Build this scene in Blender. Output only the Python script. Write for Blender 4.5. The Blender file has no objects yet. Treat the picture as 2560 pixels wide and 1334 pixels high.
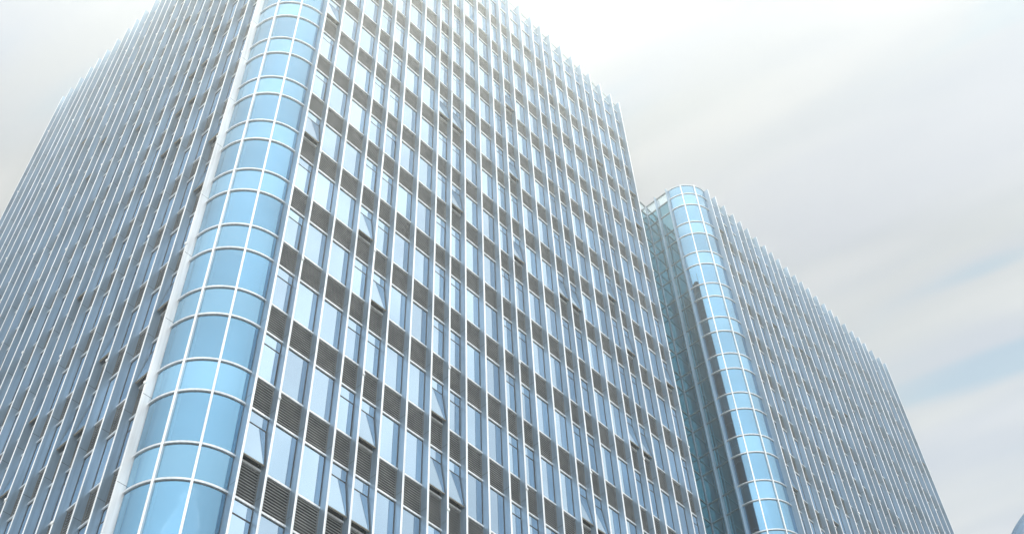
import bpy, bmesh, math, random
from mathutils import Vector, Matrix

random.seed(7)
scene = bpy.context.scene
# ------------------------------------------------------------------ camera
ZO = 84.0                                   # height of the top storey's floor rail above the ground
CAM = Vector((-16.0021, -26.1055, -82.1519 + ZO))
RIGHT = Vector((0.68139, -0.73114, -0.03379))
UP = Vector((-0.56088, -0.55127, 0.61767))
FWD = Vector((0.47023, 0.40192, 0.78571))
LENS = 3026.18 * 36.0 / 2560.0
cam_data = bpy.data.cameras.new('camera')
cam_data.sensor_width = 36.0
cam_data.lens = LENS
cam_data.clip_start = 0.1
cam_data.clip_end = 3000.0
cam = bpy.data.objects.new('camera', cam_data)
scene.collection.objects.link(cam)
cam.matrix_world = Matrix(((RIGHT.x, UP.x, -FWD.x, CAM.x), (RIGHT.y, UP.y, -FWD.y, CAM.y),
                           (RIGHT.z, UP.z, -FWD.z, CAM.z), (0, 0, 0, 1)))
scene.camera = cam

# ------------------------------------------------------------------ sky, sun, exposure
SUN_DIR = Vector((0.118, 0.180, 0.9766)).normalized()
SUN_EL = math.asin(SUN_DIR.z)
SUN_AZ = math.atan2(SUN_DIR.x, SUN_DIR.y)
SKY_STRENGTH = 0.15
SUN_STRENGTH = 5.0
HAZE_DENSITY = 0.0012
HAZE_G = 0.73

world = bpy.data.worlds.new('World')
scene.world = world
world.use_nodes = True
nt = world.node_tree
nt.nodes.clear()


def N(tree, kind, **kw):
    n = tree.nodes.new(kind)
    for k, v in kw.items():
        if k == 'op':
            n.operation = v
        else:
            setattr(n, k, v)
    return n


def math_node(tree, op, a, b=None, clamp=False):
    n = tree.nodes.new('ShaderNodeMath')
    n.operation = op
    n.use_clamp = clamp
    for i, v in enumerate((a, b)):
        if v is None:
            continue
        if isinstance(v, (int, float)):
            n.inputs[i].default_value = v
        else:
            tree.links.new(v, n.inputs[i])
    return n.outputs[0]


def ramp(tree, fac, stops):
    r = tree.nodes.new('ShaderNodeValToRGB')
    r.color_ramp.interpolation = 'EASE'
    els = r.color_ramp.elements
    while len(els) < len(stops):
        els.new(0.5)
    for e, (pos, col) in zip(els, stops):
        e.position = pos
        e.color = (*col, 1.0) if len(col) == 3 else col
    tree.links.new(fac, r.inputs[0])
    return r.outputs[0]


sky = N(nt, 'ShaderNodeTexSky')
sky.sky_type = 'NISHITA'
sky.sun_disc = False
sky.sun_elevation = SUN_EL
sky.sun_rotation = SUN_AZ
sky.altitude = 50.0
sky.air_density = 1.0
sky.dust_density = 1.0
sky.ozone_density = 1.5
tc = N(nt, 'ShaderNodeTexCoord')
sep = N(nt, 'ShaderNodeSeparateXYZ')
nt.links.new(tc.outputs['Generated'], sep.inputs[0])
# a cloud deck overhead: direction projected to a plane at cloud height
zc = math_node(nt, 'MAXIMUM', sep.outputs[2], 0.06)
px = math_node(nt, 'DIVIDE', sep.outputs[0], zc)
py = math_node(nt, 'DIVIDE', sep.outputs[1], zc)
comb = N(nt, 'ShaderNodeCombineXYZ')
nt.links.new(px, comb.inputs[0])
nt.links.new(py, comb.inputs[1])
def streak(loc, ang, half, vec=None):
    m_ = N(nt, 'ShaderNodeMapping')
    m_.vector_type = 'TEXTURE'
    m_.inputs['Location'].default_value = (*loc, 0.0)
    m_.inputs['Rotation'].default_value = (0, 0, math.radians(ang))
    m_.inputs['Scale'].default_value = (*half, 1.0)
    nt.links.new(vec or comb.outputs[0], m_.inputs[0])
    return m_.outputs[0]


def sky_noise(vec, detail, rough=0.45):
    n = N(nt, 'ShaderNodeTexNoise')
    n.inputs['Scale'].default_value = 1.0
    n.inputs['Detail'].default_value = detail
    n.inputs['Roughness'].default_value = rough
    nt.links.new(vec, n.inputs['Vector'])
    return n


# wind-drawn streaks all run the same way across the deck
STREAK = -77.0
wob = sky_noise(streak((0.3, 0.2), STREAK, (0.30, 0.09)), 2.0)
wobv = N(nt, 'ShaderNodeVectorMath')
wobv.operation = 'MULTIPLY_ADD'
nt.links.new(wob.outputs['Color'], wobv.inputs[0])
wobv.inputs[1].default_value = (0.07, 0.07, 0.0)
sh = N(nt, 'ShaderNodeVectorMath')
sh.operation = 'ADD'
nt.links.new(comb.outputs[0], sh.inputs[0])
sh.inputs[1].default_value = (-0.035, -0.035, 0.0)
nt.links.new(sh.outputs[0], wobv.inputs[2])
gap = None
for loc, ang, half, depth in (((0.415, 0.30), -76, (0.13, 0.030), 0.75), ((1.075, 0.205), -74, (0.22, 0.085), 0.70),
                              ((0.945, 0.150), -80, (0.17, 0.035), 0.40), ((0.07, 0.74), -96, (0.20, 0.06), 0.40)):
    ln = N(nt, 'ShaderNodeVectorMath')
    ln.operation = 'LENGTH'
    nt.links.new(streak(loc, ang, half, wobv.outputs[0]), ln.inputs[0])
    g_ = ramp(nt, ln.outputs['Value'], [(0.0, (depth,) * 3), (1.0, (0, 0, 0))])
    gap = g_ if gap is None else math_node(nt, 'MAXIMUM', gap, g_)
n1 = sky_noise(streak((3.1, 1.7), STREAK, (0.75, 0.20)), 3.0)
cover = ramp(nt, n1.outputs[0], [(0.36, (0, 0, 0)), (0.60, (1, 1, 1))])
cover = math_node(nt, 'ADD', math_node(nt, 'MULTIPLY', cover, 0.22), 0.76)
cover = math_node(nt, 'MULTIPLY', cover, math_node(nt, 'SUBTRACT', 1.0, math_node(nt, 'MULTIPLY', gap, 0.35)))
n2 = sky_noise(streak((1.3, 4.0), STREAK, (0.55, 0.11)), 2.0)
cmix = math_node(nt, 'SUBTRACT', n2.outputs[0], math_node(nt, 'MULTIPLY', gap, 0.22))
ccol = ramp(nt, cmix, [(0.24, (0.52, 0.68, 0.76)), (0.42, (0.71, 0.75, 0.77)), (0.64, (0.81, 0.83, 0.83))])
# cloud brightness raised behind the camera to light fin fronts and glass reflections
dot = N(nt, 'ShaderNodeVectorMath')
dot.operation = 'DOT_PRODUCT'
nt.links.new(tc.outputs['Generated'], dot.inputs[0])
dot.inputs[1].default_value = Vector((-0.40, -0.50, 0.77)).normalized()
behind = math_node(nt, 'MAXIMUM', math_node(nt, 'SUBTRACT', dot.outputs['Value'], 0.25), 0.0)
# and lowered towards the sun, leaving room for the glow of the haze
sdot = N(nt, 'ShaderNodeVectorMath')
sdot.operation = 'DOT_PRODUCT'
nt.links.new(tc.outputs['Generated'], sdot.inputs[0])
sdot.inputs[1].default_value = SUN_DIR
off = math_node(nt, 'MULTIPLY', math_node(nt, 'SUBTRACT', 0.966, sdot.outputs['Value']), 4.5, True)
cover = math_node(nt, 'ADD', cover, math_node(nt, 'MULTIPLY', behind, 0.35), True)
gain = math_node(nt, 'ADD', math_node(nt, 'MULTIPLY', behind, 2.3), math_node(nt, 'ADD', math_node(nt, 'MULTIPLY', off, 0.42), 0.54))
flat = N(nt, 'ShaderNodeMix')
flat.data_type = 'RGBA'
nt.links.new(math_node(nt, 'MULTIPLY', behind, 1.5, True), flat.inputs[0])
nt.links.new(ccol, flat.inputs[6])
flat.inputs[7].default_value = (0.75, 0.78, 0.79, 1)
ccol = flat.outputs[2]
bg_sky = N(nt, 'ShaderNodeBackground')
bg_sky.inputs[1].default_value = SKY_STRENGTH
nt.links.new(sky.outputs[0], bg_sky.inputs[0])
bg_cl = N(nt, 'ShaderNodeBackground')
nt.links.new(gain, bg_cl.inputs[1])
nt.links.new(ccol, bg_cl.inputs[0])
mix = N(nt, 'ShaderNodeMixShader')
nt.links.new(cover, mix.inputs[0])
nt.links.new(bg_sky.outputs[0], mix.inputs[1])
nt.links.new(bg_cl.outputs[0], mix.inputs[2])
wo = N(nt, 'ShaderNodeOutputWorld')
nt.links.new(mix.outputs[0], wo.inputs[0])

sun_data = bpy.data.lights.new('sun', 'SUN')
sun_data.energy = SUN_STRENGTH
sun_data.angle = math.radians(0.5)
sun_data.color = (1.0, 0.965, 0.79)
sun = bpy.data.objects.new('sun', sun_data)
scene.collection.objects.link(sun)
sun.rotation_euler = SUN_DIR.to_track_quat('Z', 'Y').to_euler()

vs = scene.view_settings
vs.view_transform = 'Standard'
vs.look = 'None'
vs.exposure = 0.0
vs.gamma = 1.0
vs.use_curve_mapping = False
scene.cycles.use_denoising = True
scene.cycles.max_bounces = 8
scene.cycles.glossy_bounces = 6
scene.cycles.volume_bounces = 1

# ------------------------------------------------------------------ materials


def new_mat(name):
    m = bpy.data.materials.new(name)
    m.use_nodes = True
    t = m.node_tree
    t.nodes.clear()
    out = t.nodes.new('ShaderNodeOutputMaterial')
    return m, t, out


def pos_noise(t, scale, detail=2.0, stretch=(1, 1, 1)):
    g = t.nodes.new('ShaderNodeNewGeometry')
    mp_ = t.nodes.new('ShaderNodeMapping')
    mp_.inputs['Scale'].default_value = stretch
    t.links.new(g.outputs['Position'], mp_.inputs[0])
    n = t.nodes.new('ShaderNodeTexNoise')
    n.inputs['Scale'].default_value = scale
    n.inputs['Detail'].default_value = detail
    t.links.new(mp_.outputs[0], n.inputs['Vector'])
    return n.outputs[0]


def metal(name, col, metallic, rough, seam=False):
    m, t, out = new_mat(name)
    b = t.nodes.new('ShaderNodeBsdfPrincipled')
    b.inputs['Metallic'].default_value = metallic
    no = math_node(t, 'ADD', math_node(t, 'MULTIPLY', pos_noise(t, 0.9, 3.0, (1, 1, 0.3)), 0.55),
                   math_node(t, 'MULTIPLY', pos_noise(t, 9.0, 2.0, (1, 1, 0.035)), 0.45))
    c = ramp(t, no, [(0.30, tuple(v * 0.78 for v in col)), (0.68, tuple(min(1, v * 1.08) for v in col))])
    if seam:
        g = t.nodes.new('ShaderNodeNewGeometry')
        sp = t.nodes.new('ShaderNodeSeparateXYZ')
        t.links.new(g.outputs['Position'], sp.inputs[0])
        fr = math_node(t, 'FRACT', math_node(t, 'DIVIDE', math_node(t, 'SUBTRACT', sp.outputs[2], 0.33), 4.0))
        line = math_node(t, 'LESS_THAN', fr, 0.005)
        mx = t.nodes.new('ShaderNodeMix')
        mx.data_type = 'RGBA'
        t.links.new(line, mx.inputs[0])
        t.links.new(c, mx.inputs[6])
        mx.inputs[7].default_value = (0.10, 0.105, 0.11, 1)
        c = mx.outputs[2]
    t.links.new(c, b.inputs['Base Color'])
    r = math_node(t, 'ADD', math_node(t, 'MULTIPLY', pos_noise(t, 3.0, 2.0, (1, 1, 0.1)), 0.16), rough - 0.08)
    t.links.new(r, b.inputs['Roughness'])
    t.links.new(b.outputs[0], out.inputs[0])
    return m


def glass(name, tint, body, f0, f1, rough=0.02, clear=0.0, blinds=0.86):
    """Coated facade glass: a tinted mirror over a dark body, more mirror at a glancing view."""
    m, t, out = new_mat(name)
    gl = t.nodes.new('ShaderNodeBsdfGlossy')
    gl.inputs['Roughness'].default_value = rough
    oi = t.nodes.new('ShaderNodeObjectInfo')
    at = t.nodes.new('ShaderNodeAttribute')
    at.attribute_name = 'unit'
    rnd = math_node(t, 'FRACT', math_node(t, 'ADD', oi.outputs['Random'], at.outputs['Fac']))
    no = math_node(t, 'ADD', math_node(t, 'MULTIPLY', pos_noise(t, 0.33, 1.0), 0.5), math_node(t, 'MULTIPLY', rnd, 0.5))
    c = ramp(t, no, [(0.2, tuple(v * 0.80 for v in tint)), (0.8, tuple(min(1.0, v * 1.10) for v in tint))])
    c_tint = c
    bump = t.nodes.new('ShaderNodeBump')
    bump.inputs['Strength'].default_value = 0.035
    bump.inputs['Distance'].default_value = 0.05
    t.links.new(pos_noise(t, 0.9, 1.0), bump.inputs['Height'])
    t.links.new(bump.outputs[0], gl.inputs['Normal'])
    df = t.nodes.new('ShaderNodeBsdfDiffuse')
    blind = math_node(t, 'GREATER_THAN', math_node(t, 'FRACT', math_node(t, 'MULTIPLY', rnd, 7.31)), blinds)
    bc = t.nodes.new('ShaderNodeMix')
    bc.data_type = 'RGBA'
    t.links.new(blind, bc.inputs[0])
    bc.inputs[6].default_value = (*body, 1)
    bc.inputs[7].default_value = (*(min(0.6, v * 1.5 + 0.16) for v in body), 1)
    t.links.new(bc.outputs[2], df.inputs[0])
    base = df.outputs[0]
    if clear > 0:
        tr = t.nodes.new('ShaderNodeBsdfTransparent')
        tr.inputs[0].default_value = (0.85, 0.93, 0.96, 1)
        mc = t.nodes.new('ShaderNodeMixShader')
        mc.inputs[0].default_value = clear
        t.links.new(base, mc.inputs[1])
        t.links.new(tr.outputs[0], mc.inputs[2])
        base = mc.outputs[0]
    lw = t.nodes.new('ShaderNodeLayerWeight')
    lw.inputs[0].default_value = 0.35
    fac = math_node(t, 'ADD', math_node(t, 'MULTIPLY', lw.outputs['Fresnel'], f1 - f0), f0, True)
    edge = t.nodes.new('ShaderNodeMix')
    edge.data_type = 'RGBA'
    t.links.new(lw.outputs['Fresnel'], edge.inputs[0])
    t.links.new(c_tint, edge.inputs[6])
    edge.inputs[7].default_value = (1, 1, 1, 1)
    t.links.new(edge.outputs[2], gl.inputs[0])
    ms = t.nodes.new('ShaderNodeMixShader')
    t.links.new(fac, ms.inputs[0])
    t.links.new(base, ms.inputs[1])
    t.links.new(gl.outputs[0], ms.inputs[2])
    t.links.new(ms.outputs[0], out.inputs[0])
    return m


def matte(name, c0, c1, scale, rough=0.8, stretch=(1, 1, 1), detail=4.0):
    m, t, out = new_mat(name)
    b = t.nodes.new('ShaderNodeBsdfPrincipled')
    b.inputs['Roughness'].default_value = rough
    c = ramp(t, pos_noise(t, scale, detail, stretch), [(0.35, c0), (0.68, c1)])
    t.links.new(c, b.inputs['Base Color'])
    t.links.new(b.outputs[0], out.inputs[0])
    return m


M_FIN = metal('fin_aluminium', (0.31, 0.425, 0.545), 0.45, 0.36, seam=True)
M_FIN_LIT = metal('fin_aluminium_lit', (0.88, 0.89, 0.90), 0.35, 0.40, seam=True)  # paler copy of the fin metal; open sky light is put into its colour
M_RAIL = metal('rail_aluminium', (0.92, 0.935, 0.95), 0.5, 0.32)
M_TRANSOM = metal('transom_aluminium', (0.70, 0.73, 0.76), 0.5, 0.36)
M_DULL = metal('dull_transom', (0.17, 0.23, 0.26), 0.45, 0.38)
M_PANE = glass('window_glass', (0.56, 0.745, 0.93), (0.03, 0.07, 0.11), 0.70, 0.98)
M_CURVE = glass('curved_glass', (0.19, 0.44, 0.66), (0.02, 0.08, 0.13), 0.58, 1.0, clear=0.75, blinds=2.0)
M_CURVE_SP = glass('curved_spandrel_glass', (0.235, 0.49, 0.70), (0.05, 0.13, 0.19), 0.60, 1.0, blinds=2.0)
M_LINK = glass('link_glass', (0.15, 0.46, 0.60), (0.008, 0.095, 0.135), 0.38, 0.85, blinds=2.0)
M_END = glass('end_wall_glass', (0.10, 0.27, 0.34), (0.006, 0.040, 0.055), 0.30, 0.8, blinds=2.0)
M_PARA = glass('parapet_glass', (0.75, 0.88, 0.95), (0.25, 0.33, 0.36), 0.30, 0.8, clear=0.75)
M_FRAME = matte('dark_gasket', (0.035, 0.04, 0.045), (0.06, 0.065, 0.07), 2.0, 0.5)
M_SASH = matte('sash_underside', (0.26, 0.24, 0.20), (0.34, 0.31, 0.26), 2.0, 0.5)
M_SLAT = matte('louvre_slat', (0.15, 0.155, 0.157), (0.25, 0.254, 0.252), 1.5, 0.45)
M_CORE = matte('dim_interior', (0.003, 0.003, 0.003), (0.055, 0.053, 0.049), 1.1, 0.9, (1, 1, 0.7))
M_CEIL = matte('ceiling_board', (0.70, 0.72, 0.72), (0.80, 0.81, 0.80), 0.8)
M_ROOF = matte('roof_concrete', (0.22, 0.22, 0.22), (0.32, 0.32, 0.31), 0.5)
M_STONE = matte('podium_stone', (0.26, 0.26, 0.26), (0.36, 0.36, 0.35), 0.7)
M_GROUND = matte('paving', (0.23, 0.24, 0.25), (0.33, 0.34, 0.35), 0.25)
M_LAMP = glass('lamp_globe', (0.55, 0.66, 0.82), (0.14, 0.20, 0.28), 0.30, 0.9, rough=0.12)
M_LAMPRIM = metal('lamp_rim', (0.33, 0.38, 0.62), 0.3, 0.35)
M_LAMPPOST = metal('lamp_post', (0.16, 0.18, 0.20), 0.5, 0.45)

# ------------------------------------------------------------------ mesh helpers


class MB:
    def __init__(self):
        self.v, self.f, self.m = [], [], []

    def box(self, a, b, mi=0):
        x0, y0, z0 = (min(p, q) for p, q in zip(a, b))
        x1, y1, z1 = (max(p, q) for p, q in zip(a, b))
        self.hexa([(x0, y0, z0), (x1, y0, z0), (x1, y1, z0), (x0, y1, z0),
                   (x0, y0, z1), (x1, y0, z1), (x1, y1, z1), (x0, y1, z1)], mi)

    def hexa(self, p, mi=0):
        n = len(self.v)
        self.v += [tuple(q) for q in p]
        for f in ((0, 3, 2, 1), (4, 5, 6, 7), (0, 1, 5, 4), (1, 2, 6, 5), (2, 3, 7, 6), (3, 0, 4, 7)):
            self.f.append(tuple(n + i for i in f))
            self.m.append(mi)

    def prism(self, poly, z0, z1, mi=0):
        n = len(self.v)
        k = len(poly)
        self.v += [(x, y, z0) for x, y in poly] + [(x, y, z1) for x, y in poly]
        for i in range(k):
            j = (i + 1) % k
            self.f.append((n + i, n + j, n + k + j, n + k + i))
            self.m.append(mi)
        self.f.append(tuple(n + i for i in reversed(range(k))))
        self.m.append(mi)
        self.f.append(tuple(n + k + i for i in range(k)))
        self.m.append(mi)

    def lathe(self, prof, seg, c=(0, 0, 0), mi=0):
        n = len(self.v)
        for r, z in prof:
            for i in range(seg):
                a = 2 * math.pi * i / seg
                self.v.append((c[0] + r * math.cos(a), c[1] + r * math.sin(a), c[2] + z))
        for k in range(len(prof) - 1):
            for i in range(seg):
                j = (i + 1) % seg
                self.f.append((n + k * seg + i, n + k * seg + j, n + (k + 1) * seg + j, n + (k + 1) * seg + i))
                self.m.append(mi)

    def mesh(self, name, mats):
        me = bpy.data.meshes.new(name)
        me.from_pydata(self.v, [], self.f)
        for m in mats:
            me.materials.append(m)
        if any(self.m):
            me.polygons.foreach_set('material_index', self.m)
        bm = bmesh.new()
        bm.from_mesh(me)
        bmesh.ops.recalc_face_normals(bm, faces=bm.faces)
        bm.to_mesh(me)
        bm.free()
        me.update()
        return me

    def add(self, other, off, mi=0):
        n = len(self.v)
        self.v += [(x + off[0], y + off[1], z + off[2]) for x, y, z in other.v]
        self.f += [tuple(n + i for i in f) for f in other.f]
        self.m += [mi + k for k in other.m]


def link(name, me, parent, loc=(0, 0, 0), label=None, smooth=False):
    o = bpy.data.objects.new(name, me)
    scene.collection.objects.link(o)
    o.parent = parent
    o.location = loc
    if label:
        o['label'] = label
    if smooth:
        me.polygons.foreach_set('use_smooth', [True] * len(me.polygons))
    return o


def thing(name, label, cat, loc=(0, 0, 0)):
    o = bpy.data.objects.new(name, None)
    scene.collection.objects.link(o)
    o.location = loc
    o['label'] = label
    o['category'] = cat
    return o


def in_view(pt):
    d = Vector(pt) - CAM
    z = d.dot(FWD)
    if z < 1:
        return None
    return 1280 + 3026.18 * d.dot(RIGHT) / z, 667 - 3026.18 * d.dot(UP) / z


def shown_area(c00, c10, c11, c01):
    q = [in_view(c) for c in (c00, c10, c11, c01)]
    if any(k is None for k in q):
        return 0.0
    cx = sum(k[0] for k in q) / 4
    cy = sum(k[1] for k in q) / 4
    if not (-15 < cx < 2575 and -15 < cy < 1349):
        return 0.0
    s = 0
    for i in range(4):
        x0, y0 = q[i]
        x1, y1 = q[(i + 1) % 4]
        s += x0 * y1 - x1 * y0
    return abs(s) / 2


# ------------------------------------------------------------------ facade module
H = 4.0             # storey height
A = 1.573           # height of the louvre band
WO, WW = 1.07167, 1.30623
TYPES = 'OWWOOWWOOWWOOWWOOWWOOWWO'
FX = [0.0]
for ch in TYPES:
    FX.append(FX[-1] + (WO if ch == 'O' else WW))
FT = 0.085          # fin thickness
FD = 0.335          # fin depth
ROWS = 17           # storeys of modules, top down
ZB = ZO - H * ROWS  # foot of the curtain wall


class Frame:
    """Maps along / outward / height of one facade to the world (no scaling in height)."""
    def __init__(self, origin, along, out, pitch):
        self.o, self.a, self.n, self.k = origin, along, out, pitch

    def p(self, s, o, z):
        return (self.o[0] + self.a[0] * s + self.n[0] * o, self.o[1] + self.a[1] * s + self.n[1] * o, z)

    def d(self, s, o, z):
        return (self.a[0] * s + self.n[0] * o, self.a[1] * s + self.n[1] * o, z)


def fbox(mb, fr, s0, s1, o0, o1, z0, z1, mi=0):
    p = [fr.d(s0, o0, z0), fr.d(s1, o0, z0), fr.d(s1, o1, z0), fr.d(s0, o1, z0),
         fr.d(s0, o0, z1), fr.d(s1, o0, z1), fr.d(s1, o1, z1), fr.d(s0, o1, z1)]
    mb.hexa(p, mi)


RAIL_H = 0.085


def window_shapes(fr, w):
    """Fixed window between the rail under it (z = 0) and the rail over it; origin at the left fin, foot of the pane."""
    h = H - A
    frame, pane = MB(), MB()
    s0, s1 = FT, w
    g = 0.035
    fbox(frame, fr, s0, s0 + g, -0.06, 0.0, RAIL_H, h)
    fbox(frame, fr, s1 - g, s1 - 0.001, -0.06, 0.0, RAIL_H, h)
    fbox(frame, fr, s0 + g, s1 - g, -0.06, 0.0, RAIL_H, RAIL_H + g)
    fbox(frame, fr, s0 + g, s1 - g, -0.06, 0.0, h - g, h)
    fbox(pane, fr, s0 + g, s1 - g, -0.05, -0.015, RAIL_H + g, h - g)
    return frame, pane


HINGE = 0.60


def awning_shapes(fr, w, angle):
    h = H - A
    frame, pane, sash = MB(), MB(), MB()
    s0, s1 = FT, w
    g = 0.032
    zt = h - HINGE
    fbox(frame, fr, s0, s0 + g, -0.06, 0.0, RAIL_H, h)
    fbox(frame, fr, s1 - g, s1 - 0.001, -0.06, 0.0, RAIL_H, h)
    fbox(frame, fr, s0 + g, s1 - g, -0.06, 0.0, h - g, h)
    fbox(frame, fr, s0 + g, s1 - g, -0.06, 0.0, zt, zt + 0.045)
    fbox(pane, fr, s0 + g, s1 - g, -0.05, -0.015, zt + 0.045, h - g)
    if angle > 0:
        fbox(frame, fr, s0 + g, s1 - g, -0.10, 0.0, RAIL_H, RAIL_H + 0.05)
    L = zt - RAIL_H - 0.02
    a = angle
    ca, sa = math.cos(a), math.sin(a)

    def q(s, t, o):      # t down the sash from the hinge, o outward from it
        return fr.d(s, -0.012 + t * sa + o * ca, zt - t * ca + o * sa)

    def slab(sa0, sa1, t0, t1, o0, o1, mi):
        sash.hexa([q(sa0, t1, o0), q(sa1, t1, o0), q(sa1, t1, o1), q(sa0, t1, o1),
                   q(sa0, t0, o0), q(sa1, t0, o0), q(sa1, t0, o1), q(sa0, t0, o1)], mi)
    e = 0.03
    i0, i1 = s0 + g + 0.004, s1 - g - 0.004
    slab(i0 + e, i1 - e, e, L - e, -0.03, 0.008, 0)
    slab(i0, i1, 0.004, e, -0.045, 0.004, 1)
    slab(i0, i1, L - e, L, -0.055, 0.004, 2 if angle > 0 else 1)
    slab(i0, i0 + e, e, L - e, -0.045, 0.004, 1)
    slab(i1 - e, i1, e, L - e, -0.045, 0.004, 1)
    return frame, pane, sash


def louvre_shapes(fr, w):
    """Louvre band, z = 0 at its foot rail; returns slats and the two rails."""
    sl, lo, hi = MB(), MB(), MB()
    s0, s1 = FT, w
    fbox(lo, fr, s0, s1 - 0.002, -0.05, 0.045, 0.0, RAIL_H)
    fbox(hi, fr, s0, s1 - 0.002, -0.05, 0.045, A, A + RAIL_H)
    z = RAIL_H + 0.03
    while z < A - 0.05:
        p0, p1 = 0.0, 0.0
        fbox(sl, fr, s0 + 0.01, s1 - 0.01, -0.030, -0.016, z, z + 0.040)
        z += 0.122
    fbox(sl, fr, s0, s0 + 0.01, -0.05, 0.0, RAIL_H, A)
    fbox(sl, fr, s1 - 0.01, s1 - 0.001, -0.05, 0.0, RAIL_H, A)
    return sl, lo, hi


def fin_mesh(fr, z0, z1, depth=FD, thick=FT, mat=None, name='fin'):
    c = 0.012
    poly = [(0, -0.08), (0, depth - c), (c, depth), (thick - c, depth), (thick, depth - c), (thick, -0.08)]
    mb = MB()
    mb.prism([fr.d(s, o, 0)[:2] for s, o in poly], z0, z1)
    return mb.mesh(name, [mat or M_FIN])


def edge_mesh(fr, z0, z1, depth=FD, thick=FT):  # added strip; its pale metal stands in for sky light on the fin fronts
    mb = MB()
    c = 0.012
    d0, d1 = depth + 0.001, depth + 0.016
    mb.prism([fr.d(s, o, 0)[:2] for s, o in ((-0.004, d0), (-0.004, d1 - c), (0.006, d1), (thick - 0.006, d1), (thick + 0.004, d1 - c), (thick + 0.004, d0))], z0, z1)
    return mb.mesh('skylit_edge', [M_RAIL])


def pin_shape(fr, depth=FD):
    mb = MB()
    c = fr.d(FT / 2, depth + 0.02, 0)
    prof = [(0.0, -0.075), (0.05, -0.06), (0.07, 0.0), (0.05, 0.06), (0.0, 0.075)]
    mb.lathe(prof, 10, c)
    fbox(mb, fr, FT / 2 - 0.02, FT / 2 + 0.02, depth - 0.02, depth + 0.03, -0.02, 0.02)
    return mb


OPEN_ANGLE = math.radians(8.6)


def facade(root, fr, open_set, pins, top, post_first=False, n_rank=None):
    """All bays of one facade. Returns candidate modules to be ranked by the size they show at."""
    k = fr.k
    fx = [x * k for x in FX]
    pin_bm = pin_shape(fr)
    pin_me = pin_bm.mesh('track_pin', [M_RAIL])
    fm = fin_mesh(fr, ZB, ZO + top)
    em = edge_mesh(fr, ZB, ZO + top)
    fm_post = fin_mesh(fr, ZB, ZO + top, mat=M_FIN_LIT)
    for i, x in enumerate(fx):
        o = fr.p(x, 0, 0)
        me = fm_post if (i == 0 and post_first) else fm
        lab = 'broad end fin beside the curved corner glass, coloured white for the sky light on it' if (i == 0 and post_first) else None
        f = link('fin', me, root, (o[0], o[1], 0), lab)
        link('skylit_edge', em, f)
        par = pins.get(i)
        if par is not None:
            for r in range(par, ROWS - 1, 2):
                link('track_pin', pin_me, f, (0, 0, ZO - H * r - 3.12), smooth=True)
    shapes = {}
    for t in 'OW':
        w = (WO if t == 'O' else WW) * k
        shapes[t] = dict(louvre=louvre_shapes(fr, w))
        if t == 'W':
            shapes[t]['win'] = window_shapes(fr, w)
        else:
            shapes[t]['shut'] = awning_shapes(fr, w, 0.0)
            shapes[t]['open'] = awning_shapes(fr, w, OPEN_ANGLE)
        # glass band in place of the top louvre
        sp = MB()
        fbox(sp, fr, FT + 0.02, w - 0.02, -0.05, -0.012, RAIL_H, A)
        shapes[t]['band'] = sp
        pa = MB()
        fbox(pa, fr, FT, w, -0.04, -0.012, A + RAIL_H, top - 0.08)
        shapes[t]['para'] = pa
        cp = MB()
        fbox(cp, fr, FT, w, -0.05, 0.02, top - 0.08, top - 0.03)
        shapes[t]['coping'] = cp
    mods = []
    for b, t in enumerate(TYPES):
        x = fx[b]
        w = (WO if t == 'O' else WW) * k
        for r in range(ROWS):
            zf = ZO - H * (r + 1) + A            # foot of the window of this storey
            loc = fr.p(x, 0, zf)
            ar = shown_area(fr.p(x, 0, zf), fr.p(x + w, 0, zf), fr.p(x + w, 0, zf + H - A), fr.p(x, 0, zf + H - A))
            state = 'win' if t == 'W' else ('open' if (b, r) in open_set else 'shut')
            if state == 'open':
                ar *= 3
            mods.append((ar, 'window' if t == 'W' else 'awning_window', shapes[t][state], loc, state, id(shapes)))
            zl = ZO - H * r
            loc = fr.p(x, 0, zl)
            if r == 0:
                mods.append((ar * 0.6, 'glass_band', (shapes[t]['band'],) + shapes[t]['louvre'][1:], loc, 'band', id(shapes)))
            else:
                ar = shown_area(fr.p(x, 0, zl), fr.p(x + w, 0, zl), fr.p(x + w, 0, zl + A), fr.p(x, 0, zl + A))
                mods.append((ar, 'louvre_panel', shapes[t]['louvre'], loc, 'louvre', id(shapes)))
        loc = fr.p(x, 0, ZO)
        mods.append((1.0, 'parapet_pane', (shapes[t]['para'], shapes[t]['coping']), loc, 'para', id(shapes)))
    return mods


PART_MATS = {
    'win': ([M_FRAME], [M_PANE]),
    'shut': ([M_FRAME], [M_PANE], [M_PANE, M_FRAME, M_SASH]),
    'open': ([M_FRAME], [M_PANE], [M_PANE, M_FRAME, M_SASH]),
    'louvre': ([M_SLAT], [M_RAIL], [M_RAIL]),
    'band': ([M_PANE], [M_RAIL], [M_RAIL]),
    'para': ([M_PARA], [M_RAIL]),
}
SUB = {'win': ('pane',), 'shut': ('pane', 'sash'), 'open': ('pane', 'sash'), 'louvre': ('rail', 'rail'),
       'band': ('rail', 'rail'), 'para': ('coping',)}
MESHES = {}


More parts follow.
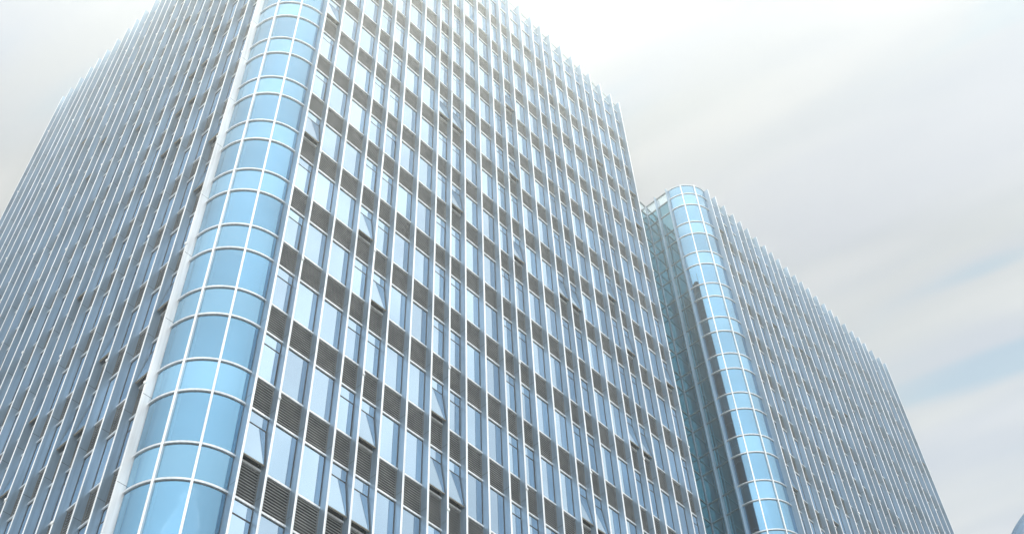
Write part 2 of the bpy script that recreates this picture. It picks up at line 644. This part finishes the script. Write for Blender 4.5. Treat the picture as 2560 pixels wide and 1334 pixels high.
def build_modules(root, mods, limit=100):
    by = {}
    for m in mods:
        by.setdefault(m[1], []).append(m)
    for name, L in by.items():
        L.sort(key=lambda m: -m[0])
        ind = [m for m in L[:limit] if m[0] > 0]
        rest = L[len(ind):]
        for ar, nm, shp, loc, state, key in ind:
            mk = (id(shp[0]), state)
            if mk not in MESHES:
                MESHES[mk] = [s.mesh(n, mm) for s, n, mm in zip(shp, (nm,) + SUB[state], PART_MATS[state])]
            mes = MESHES[mk]
            o = link(nm, mes[0], root, loc, 'awning window tilted open at its foot' if state == 'open' else None)
            for s, me in zip(SUB[state], mes[1:]):
                link(s, me, o)
        if rest:
            mats, idx, big, units = [], {}, MB(), []
            for ar, nm, shp, loc, state, key in rest:
                u_ = random.random()
                for s, mm in zip(shp, PART_MATS[state]):
                    ids = []
                    for q in mm:
                        if q.name not in idx:
                            idx[q.name] = len(mats)
                            mats.append(q)
                        ids.append(idx[q.name])
                    n = len(big.v)
                    big.v += [(x + loc[0], y + loc[1], z + loc[2]) for x, y, z in s.v]
                    big.f += [tuple(n + i for i in f) for f in s.f]
                    big.m += [ids[j] for j in s.m]
                    units += [u_] * len(s.f)
            me = big.mesh(name, mats)
            me.attributes.new('unit', 'FLOAT', 'FACE').data.foreach_set('value', units)
            o = link(name, me, root)
            o['kind'] = 'stuff'


def corner(root, cx, cy, rad, top):
    """Quarter-round glass corner between the left face (a = 0) and the front (a = 90 degrees)."""
    def pt(a, r):
        return (cx - r * math.cos(a), cy - r * math.sin(a))

    def arc(mb, a0, a1, r0, r1, z0, z1, n=10):
        for i in range(n):
            b0, b1 = a0 + (a1 - a0) * i / n, a0 + (a1 - a0) * (i + 1) / n
            base = len(mb.v)
            for z in (z0, z1):
                for r, b in ((r1, b0), (r1, b1), (r0, b1), (r0, b0)):
                    x, y = pt(b, r)
                    mb.v.append((x, y, z))
            fs = [(0, 3, 2, 1), (4, 5, 6, 7), (0, 1, 5, 4), (2, 3, 7, 6)]
            if i == 0:
                fs.append((3, 0, 4, 7))
            if i == n - 1:
                fs.append((1, 2, 6, 5))
            for f in fs:
                mb.f.append(tuple(base + q for q in f))
                mb.m.append(0)

    hp = math.pi / 2
    levels = []
    for r in range(ROWS):
        levels += [ZO - H * r + A, ZO - H * r]
    levels.append(ZB)
    tops = [ZO + top] + levels
    cands = []
    for i in range(len(tops) - 1):
        z1, z0 = tops[i], tops[i + 1]
        for j in range(3):
            a0, a1 = hp * j / 3, hp * (j + 1) / 3
            am = (a0 + a1) / 2
            ar = shown_area((*pt(a0, rad), z0), (*pt(a1, rad), z0), (*pt(a1, rad), z1), (*pt(a0, rad), z1))
            cands.append((ar, i, j, z0, z1, a0, a1))
    cands.sort(key=lambda c: -c[0])
    rest = [MB(), MB()]
    for n_, (ar, i, j, z0, z1, a0, a1) in enumerate(cands):
        short = (i % 2 == 1) or i == 0
        mb = MB()
        ga, gz = 0.012, 0.03
        arc(mb, a0 + ga, a1 - ga, rad - 0.04, rad, z0 + gz, z1 - gz, 9)
        if n_ < 98 and ar > 0:
            me = mb.mesh('curved_pane', [M_CURVE_SP if short else M_CURVE])
            o = link('curved_pane', me, root)
            smooth_curve(o)
        else:
            rest[0 if short else 1].add(mb, (0, 0, 0))
    big = MB()
    big.add(rest[0], (0, 0, 0), 0)
    big.add(rest[1], (0, 0, 0), 1)
    o = link('curved_pane', big.mesh('curved_pane', [M_CURVE_SP, M_CURVE]), root)
    o['kind'] = 'stuff'
    for i, z in enumerate(tops[:-1]):
        mb = MB()
        if i == 0:
            arc(mb, 0, hp, rad - 0.05, rad + 0.05, z - 0.05, z + 0.03, 30)
        else:
            arc(mb, 0.0, hp, rad - 0.05, rad + 0.06, z, z + 0.082, 30)
        o = link('corner_transom', mb.mesh('corner_transom', [M_TRANSOM]), root)
    for r in range(ROWS):
        zc_ = ZO - H * r - 0.02
        mb = MB()
        inner = [pt(hp * q / 12, rad - 0.30) for q in range(13)]
        mb.prism(inner + [(cx, cy)], zc_ - 0.05, zc_)
        link('ceiling', mb.mesh('ceiling', [M_CEIL]), root)
    for j in (1, 2):
        a = hp * j / 3
        mb = MB()
        w, c = 0.043, 0.010
        ux, uy = -math.cos(a), -math.sin(a)
        tx, ty = -uy, ux
        poly = []
        for t_, r_ in ((-w, rad - 0.06), (-w, rad + 0.10), (-w + c, rad + 0.112), (w - c, rad + 0.112), (w, rad + 0.10), (w, rad - 0.06)):
            poly.append((cx + ux * r_ + tx * t_, cy + uy * r_ + ty * t_))
        mb.prism(poly, ZB, ZO + top)
        link('corner_mullion', mb.mesh('corner_mullion', [M_RAIL]), root)


def smooth_curve(o):
    bm = bmesh.new()
    bm.from_mesh(o.data)
    bmesh.ops.remove_doubles(bm, verts=bm.verts, dist=1e-5)
    for e in bm.edges:
        if len(e.link_faces) == 2:
            e.smooth = e.link_faces[0].normal.angle(e.link_faces[1].normal, 0) < 0.6
    for f in bm.faces:
        f.smooth = True
    bm.to_mesh(o.data)
    bm.free()


# ------------------------------------------------------------------ the main tower
XL, YL, KL = -2.2938, 2.3134, 1.01969
XE = FX[-1] + FT                           # right end of the front
YE = YL + FX[-1] * KL + FT                 # far end of the left side
tower = thing('office_tower', 'large pale glass tower with a broad rounded glass corner and many tilted open windows', 'office tower')
fr_front = Frame((0, 0), (1, 0), (0, -1), 1.0)
fr_left = Frame((XL, YL), (0, 1), (-1, 0), KL)
open_front = {(0, 5), (0, 8), (0, 13), (3, 9), (3, 13), (4, 10), (4, 12), (4, 13), (7, 5), (7, 11), (7, 12), (8, 5), (8, 7), (8, 12),
              (12, 3), (12, 5), (12, 7), (15, 7), (15, 11), (16, 7), (16, 11), (19, 6), (19, 9), (20, 2), (20, 7), (20, 9), (23, 2), (23, 3), (23, 7)}
open_left = {(0, 8), (0, 9), (0, 11), (0, 12), (3, 4), (3, 5), (3, 6), (3, 7), (3, 11), (3, 12), (4, 5), (4, 6), (4, 7), (4, 12), (7, 2), (7, 9),
             (7, 11), (7, 12), (8, 2), (8, 5), (11, 2), (12, 4), (12, 5), (12, 8), (15, 3), (16, 2), (16, 4)}
mods = facade(tower, fr_front, open_front, {1: 0, 4: 1, 8: 0, 12: 1, 16: 0, 20: 1, 24: 0}, 2.88)
mods += facade(tower, fr_left, open_left, {0: 0, 3: 1, 7: 0, 11: 1, 15: 0, 19: 1, 23: 0}, 3.4, post_first=True)
build_modules(tower, mods)
corner(tower, 0.0, YL, 2.29, 2.88)
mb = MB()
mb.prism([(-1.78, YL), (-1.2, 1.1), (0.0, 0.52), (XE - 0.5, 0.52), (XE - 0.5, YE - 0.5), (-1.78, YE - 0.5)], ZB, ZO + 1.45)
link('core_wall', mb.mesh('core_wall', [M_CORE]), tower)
mb = MB()
mb.prism([(XL + 0.05, YL), (-1.6, 0.72), (0.0, 0.05), (XE - 0.02, 0.05), (XE - 0.02, YE - 0.02), (XL + 0.05, YE - 0.02)], ZO + 1.452, ZO + 1.56)
link('roof', mb.mesh('roof', [M_ROOF]), tower)
mb = MB()
mb.prism([(XL, YL), (-1.62, 0.69), (0.0, 0.0), (XE, 0.0), (XE, YE), (XL, YE)], 0.0, ZB - 0.004)
link('podium', mb.mesh('podium', [M_STONE]), tower)


def grid_wall(root, axis, pos, out, s0, s1, n, z0, z1, mat, pname, tname, mname, dirs):
    """Plain curtain wall: one pane per bay and band, transoms, mullions. dirs maps (s, o) to the world."""
    fr = dirs
    step = (s1 - s0) / n
    panes, trans = MB(), MB()
    for r in range(-1, ROWS):
        for (a0, a1) in ((ZO - H * r, ZO - H * r + A), (ZO - H * (r + 1) + A, ZO - H * r)):
            if a0 < z0 - 0.01 or a1 > z1 + 2.0:
                continue
            for i in range(n):
                fbox(panes, fr, s0 + step * i + 0.03, s0 + step * (i + 1) - 0.03, -0.05, -0.012, a0 + 0.08, min(a1, z1) - 0.002)
    o1 = link(pname, panes.mesh(pname, [mat]), root, (fr.o[0], fr.o[1], 0))
    zz = []
    for r in range(0, ROWS):
        zz += [ZO - H * r, ZO - H * r + A]
    for z in zz:
        tb = MB()
        fbox(tb, fr, s0, s1, -0.05, 0.05, z, z + 0.08)
        link(tname, tb.mesh(tname, [M_TRANSOM]), root, (fr.o[0], fr.o[1], 0))
    return o1


# end wall and back wall of the tower
fr_end = Frame((XE, 0.03), (0, 1), (1, 0), 1.0)
mb = MB()
for r in range(ROWS):
    for a0, a1 in ((ZO - H * (r + 1), ZO - H * (r + 1) + A), (ZO - H * (r + 1) + A, ZO - H * r)):
        for i in range(22):
            fbox(mb, fr_end, 1.5 * i + 0.04, 1.5 * i + 1.46, -0.06, -0.012, a0 + 0.06, a1)
o = link('end_wall_glazing', mb.mesh('end_wall_glazing', [M_END]), tower, (XE, 0.03, 0))
mb = MB()
for r in range(ROWS):
    for z in (ZO - H * r, ZO - H * r + A):
        fbox(mb, fr_end, 0, 33.0, -0.05, 0.04, z, z + 0.06)
for i in range(1, 22):
    fbox(mb, fr_end, 1.5 * i - 0.04, 1.5 * i + 0.04, -0.05, 0.05, ZB, ZO + 2.8)
link('end_wall_grid', mb.mesh('end_wall_grid', [M_DULL]), tower, (XE, 0.03, 0))
mb = MB()
mb.box((XL, YE, ZB), (XE, YE + 0.2, ZO + 1.4))
link('back_wall', mb.mesh('back_wall', [M_STONE]), tower)

# ------------------------------------------------------------------ the wing behind the tower's right end
WX0, WK = 40.4247, 0.99452
WXL, WYL, YREC = 38.2261, 2.2416, 4.6737
WR = WX0 - WXL
wing = thing('office_wing', 'farther glass block with narrow deep blue rounded corner, joined by a dark recessed link', 'office block')
fr_wing = Frame((WX0, 0), (1, 0), (0, -1), WK)
open_wing = {(0, 0), (0, 7), (4, 0), (4, 2), (4, 7), (7, 2), (8, 2), (11, 2), (11, 3), (23, 2)}
mods = facade(wing, fr_wing, open_wing, {1: 0, 4: 1, 8: 0, 12: 1, 16: 0, 20: 1, 24: 0}, 2.86)
build_modules(wing, mods)
corner(wing, WX0, WYL, WR, 2.88)
WXE = WX0 + FX[-1] * WK + FT
mb = MB()
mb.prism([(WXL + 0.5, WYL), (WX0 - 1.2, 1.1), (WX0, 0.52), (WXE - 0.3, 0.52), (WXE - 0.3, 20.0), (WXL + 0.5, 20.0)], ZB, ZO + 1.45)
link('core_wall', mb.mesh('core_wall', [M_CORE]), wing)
mb = MB()
mb.prism([(WXL + 0.06, WYL), (WX0 - 1.55, 0.69), (WX0, 0.05), (WXE - 0.02, 0.05), (WXE - 0.02, 20.2), (WXL + 0.06, 20.2)], ZO + 1.452, ZO + 1.56)
link('roof', mb.mesh('roof', [M_ROOF]), wing)
mb = MB()
mb.prism([(WXL, WYL), (WX0 - 1.55, 0.64), (WX0, 0.0), (WXE, 0.0), (WXE, 20.3), (WXL, 20.3)], 0.0, ZB - 0.004)
link('podium', mb.mesh('podium', [M_STONE]), wing)
mb = MB()
mb.box((WXE - 0.3, 0.1, ZB), (WXE, 20.3, ZO + 1.4))
mb.box((WXL + 0.3, 20.02, ZB), (WXE - 0.302, 20.3, ZO + 1.4))
link('back_wall', mb.mesh('back_wall', [M_STONE]), wing)

# two flat bays on the wing's side, facing the tower
fr_side = Frame((WXL, WYL), (0, 1), (-1, 0), 1.0)
bay = (YREC - WYL) / 2
side_fin = fin_mesh(fr_side, ZB, ZO + 2.95, 0.30, 0.11)
for i in (0, 1):
    link('fin', side_fin, wing, (WXL, WYL + bay * i, 0))
side_levels = [ZO + 2.86]
for r in range(ROWS):
    side_levels += [ZO - H * r + A, ZO - H * r]


def flat_panes(fr, bays, name_pane, name_tr, top_clear=True):
    for i, z1 in enumerate(side_levels[:-1]):
        z0 = side_levels[i + 1]
        for s0, s1 in bays:
            mb = MB()
            fbox(mb, fr, s0 + 0.02, s1 - 0.02, -0.05, -0.014, z0 + 0.085, z1 - 0.002)
            link(name_pane, mb.mesh(name_pane, [M_PARA if i == 0 else M_LINK]), wing, (fr.o[0], fr.o[1], 0))
    for i, z in enumerate(side_levels):
        mb = MB()
        fbox(mb, fr, bays[0][0], bays[-1][1], -0.06, 0.04, z, z + 0.075)
        link(name_tr, mb.mesh(name_tr, [M_DULL]), wing, (fr.o[0], fr.o[1], 0))


flat_panes(fr_side, [(0.11, bay), (bay + 0.11, YREC - WYL)], 'side_pane', 'side_transom')
mb = MB()
mb.box((WXL - 0.06, YREC - 0.06, ZB), (WXL + 0.03, YREC + 0.03, ZO + 2.9))
link('recess_mullion', mb.mesh('recess_mullion', [M_FIN]), wing)
# recessed link between tower and wing
fr_link = Frame((WXL - 0.07, YREC), (-1, 0), (0, -1), 1.0)
LW = WXL - 0.07 - XE - 0.06
nb = 7
lb = LW / nb
flat_panes(fr_link, [(lb * i + 0.04, lb * (i + 1) - 0.04) for i in range(nb)], 'link_pane', 'link_transom')
mb = MB()
for i in range(1, nb):
    fbox(mb, fr_link, lb * i - 0.04, lb * i + 0.04, -0.06, 0.06, ZB, ZO + 2.9)
link('link_mullion', mb.mesh('link_mullion', [M_FIN]), wing, (fr_link.o[0], fr_link.o[1], 0))
mb = MB()
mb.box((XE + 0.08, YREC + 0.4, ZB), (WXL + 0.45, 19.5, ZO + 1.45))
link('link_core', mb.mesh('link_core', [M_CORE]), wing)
mb = MB()
mb.box((XE + 0.06, YREC + 0.1, 0), (WXL - 0.02, 19.8, ZB - 0.01))
link('link_podium', mb.mesh('link_podium', [M_STONE]), wing)

# ------------------------------------------------------------------ street lamp whose globe edge shows at the lower right
LX, LY, LZ = -11.664, -25.25, 4.670
lamp = thing('street_lamp', 'blue-grey street lamp globe, only its curved edge showing in the lower right corner', 'street lamp', (LX, LY, 0))
RG = 0.335
mb = MB()
prof = [(RG * math.sin(math.pi * i / 28), -RG * math.cos(math.pi * i / 28)) for i in range(1, 28)]
prof = [(0.0, -RG)] + prof + [(0.0, RG)]
mb.lathe(prof, 56, (0, 0, LZ))
link('globe', mb.mesh('globe', [M_LAMP]), lamp, smooth=True)
mb = MB()
mb.lathe([(0.0, -0.36), (0.13, -0.36), (0.15, -0.325), (0.11, -0.29), (0.0, -0.29)], 24, (0, 0, LZ))
link('collar', mb.mesh('collar', [M_LAMPPOST]), lamp)
mb = MB()
mb.lathe([(0.0, 0.0), (0.16, 0.0), (0.16, 0.35), (0.09, 0.5), (0.06, LZ - 0.35), (0.0, LZ - 0.35)], 20)
link('pole', mb.mesh('pole', [M_LAMPPOST]), lamp)

# ------------------------------------------------------------------ ground
mb = MB()
mb.v = [(-260, -260, 0), (300, -260, 0), (300, 300, 0), (-260, 300, 0)]
mb.f = [(0, 1, 2, 3)]
mb.m = [0]
g = link('ground', mb.mesh('ground', [M_GROUND]), None, (0, 0, -0.004))
g['kind'] = 'structure'

# ------------------------------------------------------------------ haze
m, t, out = new_mat('haze')
pv = t.nodes.new('ShaderNodeVolumePrincipled')
pv.inputs['Color'].default_value = (0.93, 0.965, 1.0, 1)
pv.inputs['Density'].default_value = HAZE_DENSITY
pv.inputs['Anisotropy'].default_value = HAZE_G
t.links.new(pv.outputs[0], out.inputs['Volume'])
mb = MB()
mb.box((-262, -262, -1.0), (302, 302, ZO + 6.0))
h = link('haze', mb.mesh('haze', [m]), None)
h['kind'] = 'stuff'
